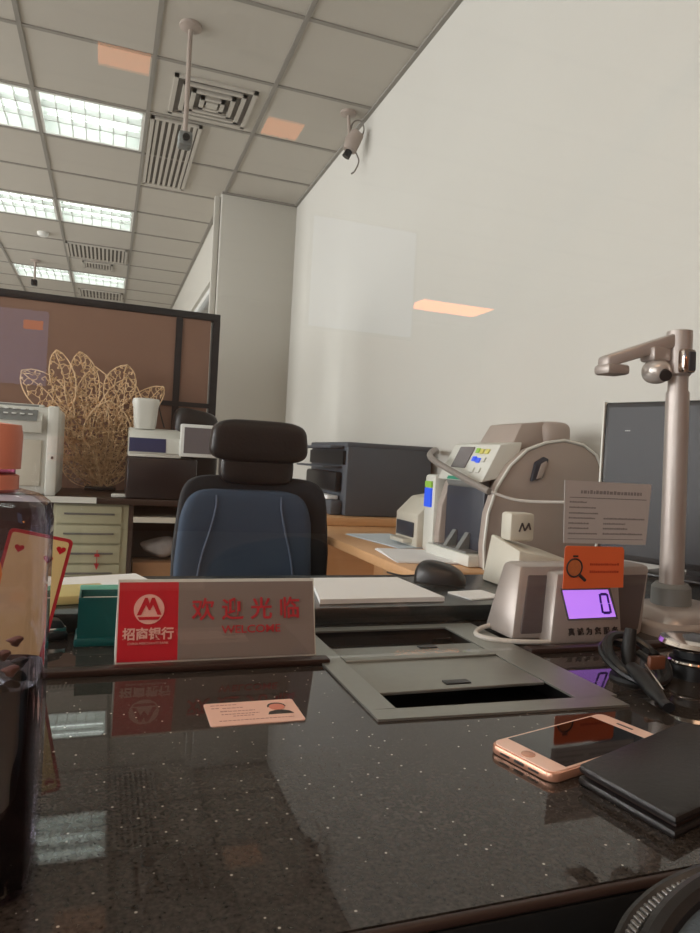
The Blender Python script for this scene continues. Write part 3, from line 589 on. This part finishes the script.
# bottle
r = thing('tea_bottle', 'square clear drink bottle with orange cap and dark tea at the left edge', 'bottle', (-.063, .418, CT)); r.scale = (1, 1, .925)
H = .218
G().lathe([(.028, .002), (.034, .0), (.037, .008), (.037, .10), (.0365, .17), (.0365, .212), (.034, .222), (.028, .227), (.018, .230)], n=48, sq=5).o('clear_body', ACRYL, r)
G().lathe([(.026, .004), (.0335, .005), (.0345, .012), (.0345, .120), (.02, .1205)], n=48, sq=5).o('tea', TEA, r)
def lump(p): return (p.x*(1+.4*math.sin(400*p.y+p.z*900)), p.y*(1+.3*math.sin(350*p.z)), p.z*(1+.4*math.sin(300*p.x)))
for k in range(22):
    x = random.uniform(-.025, .025); y = random.uniform(-.026, .02)
    G().pillow((x, y, .124+random.uniform(0, .014)), (.0038, .0038, .003), .8, .9, 10, 7, fn=lump).o('tea_leaf', (BRASS, LEATH, BRASS, PINK)[k % 4], r)
G().prism([(-.033, .128), (.016, .132), (.016, .160), (-.033, .158)], 'y', -.0385, -.0375).o('purple_label', PURPL, r)
G().prism(arc(-.003, .186, .020, 0, 2*PI, 24)[:-1], 'y', -.0385, -.0375).o('picture_label', ORPIC, r)
G().lathe([(.0165, .228), (.0165, .246), (.015, .247)], n=32).o('neck_ring', LABELP, r)
G().lathe([(.019, .242), (.0195, .262), (.0185, .268), (.008, .269)], n=40).lathe([(.0185, .230), (.0185, .238), (.016, .239)], n=40).o('cap', ORCAP, r)

# bag at the lower right corner, hanging on the customer's lap
r = thing('black_handbag', 'black handbag with grey woven cloth and a zip in the lower right corner', 'bag', (.300, .190, .728))
def bagf(p): return (p.x, p.y, p.z+.02*math.sin(8*p.x))
G().pillow((.02, 0, .0), (.13, .085, .10), .6, .7, fn=bagf).o('bag_body', BAGF, r)
def ell(a, rx, rz, y): return (.02+rx*math.cos(a), y, rz*math.sin(a))
G().tube(spline([(-0.0835, 0.0436, 0.0621), (-0.0755, 0.0495, 0.0654), (-0.0654, 0.0548, 0.0692), (-0.0549, 0.0575, 0.0732), (-0.0446, 0.0587, 0.0768), (-0.036, 0.0564, 0.0817), (-0.0267, 0.054, 0.0855), (-0.0197, 0.048, 0.0899)], 4), .0036, 8).o('leather_rim', LEATH, r)
G().tube(spline([(-0.0822, 0.0276, 0.0693), (-0.0734, 0.0335, 0.074), (-0.0623, 0.0379, 0.0791), (-0.0484, 0.041, 0.084), (-0.0336, 0.0418, 0.0883), (-0.0215, 0.038, 0.0924)], 4), .0062, 10).o('strap', LEATH, r)
zz = G()
for p in spline([(-0.081, 0.0407, 0.0659), (-0.0706, 0.0475, 0.0705), (-0.0583, 0.0516, 0.0752), (-0.0461, 0.0511, 0.081), (-0.0339, 0.0484, 0.0862), (-0.0212, 0.0435, 0.0909)], 5): zz.box(p.x-.0011, p.x+.0011, p.y-.0026, p.y+.0026, p.z-.0012, p.z+.0016, .0005)
zz.o('zip', ZIP, r)
r = thing('customer_chair', 'dark stool in front of the counter carrying the handbag', 'chair', (.32, .17, 0))
G().pillow((0, 0, .570), (.19, .17, .045), .4, .5).o('seat', LEATH, r)
for x in (-.14, .14):
    for y in (-.12, .12): G().tube([(x*1.1, y*1.1, 0), (x, y, .545)], .012, 10).o('leg', CHROME, r)

# ================================================================ COUNTER: ON AND BEHIND THE GLASS
r = thing('paper_notice', 'small grey printed notice taped to the glass above the orange card', 'notice', (.6375, .7515, .905))
G().prism([(-.0675, .0), (.0675, -.002), (.0715, .082), (-.0715, .082)], 'y', -.0012, -.0002).o('sheet', NOTE, r)
g = G()
def dash(g, x0, x1, z, h):
    x = x0
    while x < x1: d = random.uniform(.35, .9)*h*1.2; g.box(x, min(x+d, x1), -.0016, -.0012, z, z+h*random.uniform(.75, 1)); x += d+h*.35
dash(g, -.045, .055, .0655, .005); dash(g, -.062, .064, .0595, .0012)
for k, z in enumerate((.053, .046, .0385, .032, .025, .0185, .0115)):
    dash(g, -.062, (-.035, -.02, -.015, -.02, -.03, -.03, -.015)[k], z, .0022)
    if k >= 3: dash(g, -.006, (.062, .03, .035, .06)[k-3], z, .0026)
dash(g, -.062, .062, .005, .0008); g.o('printed_lines', INK, r)
r = thing('orange_card', 'orange card with a magnifying glass picture stuck to the glass', 'card', (.622, .7515, .844))
G().prism([(-.049, .0), (.049, .001), (.047, .052), (.044, .056), (-.046, .057), (-.049, .054)], 'y', -.0012, -.0002).o('card_sheet', ORANGE, r)
mg = G(); pts = [(-.033+.012*math.cos(2*PI*k/20), -.0016, .028+.012*math.sin(2*PI*k/20)) for k in range(21)]; mg.tube(pts, .0012, 5); mg.tube([(-.024, -.0016, .018), (-.015, -.0016, .011)], .0022, 6); mg.box(-.036, -.028, -.0018, -.0012, .042, .0445)
mg.o('magnifier_ring', DINK, r); G().prism(arc(-.033, .028, .0105, 0, 2*PI, 20)[:-1], 'y', -.0016, -.0012).o('magnifier_lens', mat('orange brown print', (190, 110, 66), .5, noise=.2, scale=300), r)
g = G(); dash(g, -.008, .04, .031, .0032); dash(g, -.008, .04, .021, .0032); g.o('printed_lines', mat('red brown ink', (168, 54, 34), .6, noise=0), r)

# welcome sign: folded tent
r = thing('welcome_sign', 'red and grey tent sign reading welcome in Chinese and English', 'sign', (.02, .780, CT))
W = .228; h = .0895; dep = .028
def slope(x0, x1, z0, z1, o0, o1): # slab on leaning front face
    y = lambda z: z/h*dep
    return G().hexa([(x0, y(z0)-o0, z0), (x1, y(z0)-o0, z0), (x1, y(z1)-o0, z1), (x0, y(z1)-o0, z1)], [(x0, y(z0)-o1, z0), (x1, y(z0)-o1, z0), (x1, y(z1)-o1, z1), (x0, y(z1)-o1, z1)])
G().prism([(0, 0), (dep-.001, h), (dep+.001, h), (2*dep, 0)], 'x', 0, W).o('tent_body', LGREY, r)
slope(.0015, .066, .004, h-.003, .0002, .0012).o('red_panel', RED, r); slope(.066, W-.0015, .004, h-.003, .0002, .0012).o('grey_panel', SIGNG, r)
al = math.atan2(dep, h); RX = PI/2-al
def at(x, z, off=.0023): return (x, z/h*dep-off, z)
def flat(polys, m, nm, cx, cz, s_, off):
    g = G()
    for p in polys: g.prism([(a*s_, b*s_) for a, b in p], 'z', 0, .0004)
    return g.o(nm, m, r, loc=at(cx, cz, off), rot=(RX, 0, 0))
lg = flat([arc(0, 0, 1, 0, 2*PI, 36)[:-1]], PINK, 'logo_disc', .034, .058, .0165, .0019)
flat([[(-.80, -.38), (-.30, .78), (-.12, .78), (.02, .38), (.16, .78), (.34, .78), (.82, -.38), (.56, -.38), (.25, .30), (.07, -.06), (-.03, -.06), (-.21, .30), (-.52, -.38)], [(-.74, -.50), (.74, -.50), (.62, -.70), (-.62, -.70)]], RED, 'logo_mark', .034, .058, .0165, .0026)
text('招商银行', .0138, PINK, r, at(.034, .0315), (RX, 0, 0), 'bank_name', .0004); text('CHINA MERCHANTS BANK', .0036, PINK, r, at(.034, .0225), (RX, 0, 0), 'bank_name_small')
for k, ch in enumerate('欢迎光临'): text(ch, .0265, REDT, r, at(.094+.034*k, .0550), (RX, 0, 0), 'greeting_character', .0004)
text('WELCOME', .0125, REDT, r, at(.150, .034), (RX, 0, 0), 'greeting_word', .0001, sx=1.15)

# heart card behind the bottle
r = thing('heart_card', 'cream card with red border and hearts leaning behind the bottle', 'card', (-.118, .792, CT+.0035), rot=(0, .20, 0))
G().prism([(x+.03, z+.075) for x, z in rrect(.032, .072, .005)], 'y', 0, .0015).o('card_sheet', REDT, r); G().prism([(x+.03, z+.075) for x, z in rrect(.0285, .0685, .003)], 'y', -.0005, 0).o('cream_field', CREAM, r)
def heart(cx, cz, s_): return [(cx+s_*math.sin(t)**3, cz+s_*(13*math.cos(t)-5*math.cos(2*t)-2*math.cos(3*t)-math.cos(4*t))/16) for t in [2*PI*k/20 for k in range(20)]]
for (x, z) in ((.052, .134), (.042, .122), (.012, .128)): G().prism(heart(x, z, .0048), 'y', -.0010, -.0004).o('heart', RED, r)

# green box, oddments left behind glass
r = thing('teal_box', 'teal plastic stamp box with white paper behind the welcome sign', 'box', (-.022, .862, CT))
g = G(); a, b, hh = .085, .05, .058
g.box(0, a, 0, .002, 0.008, hh).box(0, a, b-.002, b, 0.008, hh).box(0, .002, .002, b-.002, 0.008, hh).box(a-.002, a, .002, b-.002, 0.008, hh).o('walls', TEAL, r)
G().box(-.003, a+.003, -.003, b+.003, 0, .010, .002).o('base', TEAL, r); G().box(.004, a-.004, .004, b-.004, .010, .050, .001).o('paper_inside', PAPER, r); G().box(.0, a, b-.004, b, hh, hh+.006, .001).o('rear_lip', TEALL, r)
r = thing('stapler', 'black stapler with chrome jaw beside the teal box', 'stapler', (-.10, .875, CT), .25)
G().box(0, .07, 0, .028, 0, .010, .003).o('base', BLACKP, r); G().hexa([(0, .002, .016), (.068, .002, .014), (.068, .026, .014), (0, .026, .016)], [(0, .004, .034), (.062, .004, .024), (.062, .024, .024), (0, .024, .034)], .003).o('arm', BLACKP, r); G().box(0, .068, .004, .024, .009, .0165, .001).o('magazine', CHROME, r)
tag(G().box(0, .12, 0, .08, 0, .012, .002).o('yellow_folder', YFOLD, loc=(-.10, .96, CT+.0255), rot=(0, 0, .2)), 'yellow folder lying on the ledge behind the teal box', 'folder')
sheets('paper_sheets', .0, 1.10, CT+.0255, .15, .11, .3, 5, PAPER, 'loose white papers on the ledge behind the yellow folder')

# paper stack
tag(G().hexa([(.303, .948, 0), (.507, .951, 0), (.500, 1.120, 0), (.338, 1.118, 0)], [(.303, .948, .007), (.507, .951, .007), (.500, 1.120, .007), (.338, 1.118, .007)]).o('paper_stack', PAPER, loc=(0, 0, CT+.0255), smooth=0), 'neat stack of blank white paper on the ledge right of the sign', 'paper')
# mouse
r = thing('computer_mouse', 'black computer mouse on the ledge right of the white paper stack', 'mouse', (.580, 1.110, CT+.0253), -.5)
G().pillow((0, 0, .0), (.047, .031, .036), .75, .8, fn=lambda p: (p.x, p.y, max(0, p.z)*(1-.25*p.x/.046))).o('shell', BLACKP, r); G().tube(spline([(-.045, 0, .008), (-.07, .01, .004), (-.10, .04, .003)]), .002, 6).o('cable', BLACKP, r)
sheets('paper_sheets', .585, .99, CT+.0253, .07, .06, .2, 2, PAPER, 'small white slip on the ledge in front of the mouse')

# display box ("0")
r = thing('note_detector', 'silver banknote checker showing violet zero display behind the glass', 'machine', (0, 0, CT))
G().hexa([(.532, .800, .003), (.756, .800, .003), (.756, .875, .003), (.532, .875, .003)], [(.556, .825, .103), (.788, .825, .103), (.788, .87, .103), (.556, .87, .103)], .008).o('body', SILVER, r)
G().hexa([(.546, .7995, .012), (.748, .7995, .012), (.748, .81, .012), (.546, .81, .012)], [(.567, .8205, .090), (.778, .8205, .090), (.778, .83, .090), (.567, .83, .090)], .003).o('front_recess', mat('dusky plastic', (92, 82, 82), .45), r)
hy = lambda z: .778+.022*(z/.1)
G().hexa([(.577, .776, .002), (.700, .776, .002), (.700, .82, .002), (.577, .82, .002)], [(.600, .799, .096), (.706, .799, .096), (.706, .83, .096), (.600, .83, .096)], .006).o('display_head', SILVER, r)
def fy(z): return .776+.023*(z-.002)/.094-.0012
def fq(g, p, d=.001): return g.hexa([(x, fy(z)+.0008, z) for x, z in p], [(x, fy(z)-d, z) for x, z in p])
fq(G(), [(.609, .0335), (.694, .0335), (.686, .076), (.601, .076)], .0004).o('display_bezel', DARKSLOT, r)
ds = fq(G(), [(.611, .036), (.690, .037), (.681, .0735), (.604, .0735)], .0012).o('display', LCD, r)
g = G()
for p in ([(.667, .066), (.678, .066), (.677, .0695), (.667, .0695)], [(.669, .041), (.680, .041), (.680, .0445), (.669, .0445)], [(.6645, .0555), (.6675, .0555), (.6670, .068), (.6640, .068)], [(.6660, .0425), (.6690, .0425), (.6680, .0545), (.6650, .0545)], [(.6780, .0555), (.6810, .0555), (.6795, .068), (.6765, .068)], [(.6800, .0425), (.6830, .0425), (.6815, .0545), (.6785, .0545)]): fq(g, p, .0022)
g.o('digit', LCDD, ds)
for k, ch in enumerate('真诚为您服务'): text(ch, .0105, DINK, r, (.613+.0148*k, fy(.018)-.0002, .018), (PI/2-.24, 0, 0), 'printed_character', .0003)
G().tube(spline([(.56, .86, .012), (.525, .86, .008), (.500, .84, .005), (.500, .815, .005), (.525, .795, .005), (.56, .785, .005), (.60, .783, .005), (.66, .782, .005), (.72, .785, .005)]), .0035, 8).o('power_cord', CABLE, r)

# beige box with logo block behind
r = thing('calculator_printer', 'small cream desktop machine behind the silver banknote checker', 'machine', (.678, 1.01, CT+.0253))
G().hexa([(0, 0, 0), (.13, 0, 0), (.13, .12, 0), (0, .12, 0)], [(.006, .01, .070), (.12, .01, .052), (.12, .115, .060), (.012, .115, .088)], .004).o('body', BEIGE, r)
G().box(.03, .085, .004, .010, .016, .050, .002).o('front_flap', FILECAB, r)
r = thing('logo_block', 'small cream block with a dark zigzag mark standing on the cream machine', 'block', (.722, 1.085, CT+.0253+.080))
G().box(-.026, .026, -.015, .02, .0, .052, .006).o('block_body', BEIGE, r)
g = G()
for a, b in (((-.010, .018), (-.004, .034)), ((-.004, .034), (.002, .020)), ((.002, .020), (.010, .034)), ((.010, .034), (.014, .022))): g.tube([(a[0]+.002, -.0155, a[1]), (b[0]+.002, -.0155, b[1])], .0018, 5)
g.o('zigzag_mark', DINK, r)

# document camera
r = thing('document_camera', 'tall silver document camera on a column at the right', 'camera', (.852, .845, CT), rot=(0, -.036, 0))
G().pillow((.015, 0, .0), (.085, .072, .040), .35, .45, fn=lambda p: (p.x*(1-.25*max(0, p.z)/.042), p.y*(1-.25*max(0, p.z)/.042), max(0, p.z))).o('base', SILVER, r)
G().pillow((.015, 0, .0), (.087, .074, .022), .25, .45, fn=lambda p: (p.x, p.y, max(0, p.z))).o('base_band', BEIGED, r)
G().lathe([(.030, .038), (.029, .066), (.024, .072)], n=32).o('collar', MGREY, r)
G().lathe([(.0182, .066), (.0178, .20), (.0172, .372)], n=32).o('column', SILVER, r)
G().lathe([(.0155, .372), (.0150, .376), (.0150, .396), (.0186, .400), (.0192, .46), (.0186, .467), (.010, .469)], n=32).o('head_tube', SILVER, r)
G().box(-.014, .011, -.0245, -.010, .400, .437, .004).o('button_frame', CHROME, r); G().box(-.005, .009, -.026, -.020, .403, .433, .002).o('button_window', POCKET, r)
G().hexa([(-.015, -.010, .440), (-.015, .012, .440), (-.119, .045, .405), (-.119, .020, .405)], [(-.015, -.010, .462), (-.015, .012, .462), (-.119, .045, .424), (-.119, .020, .424)], .004).o('arm', SILVER, r)
G().box(-.122, -.08, .014, .050, .396, .412, .005).o('lens_housing', SILVER, r)
G().box(-.054, -.020, -.006, .026, .418, .440, .004).o('camera_mount', SILVER, r); G().pillow((-.036, .008, .403), (.021, .021, .019), .9, .9).o('camera_ball', mat('pearl metal', (205, 198, 192), .25, metal=.4), r)
G().tube([(-.036, -.008, .398), (-.04, -.016, .394)], .009, 14).o('lens', BLACKP, r)
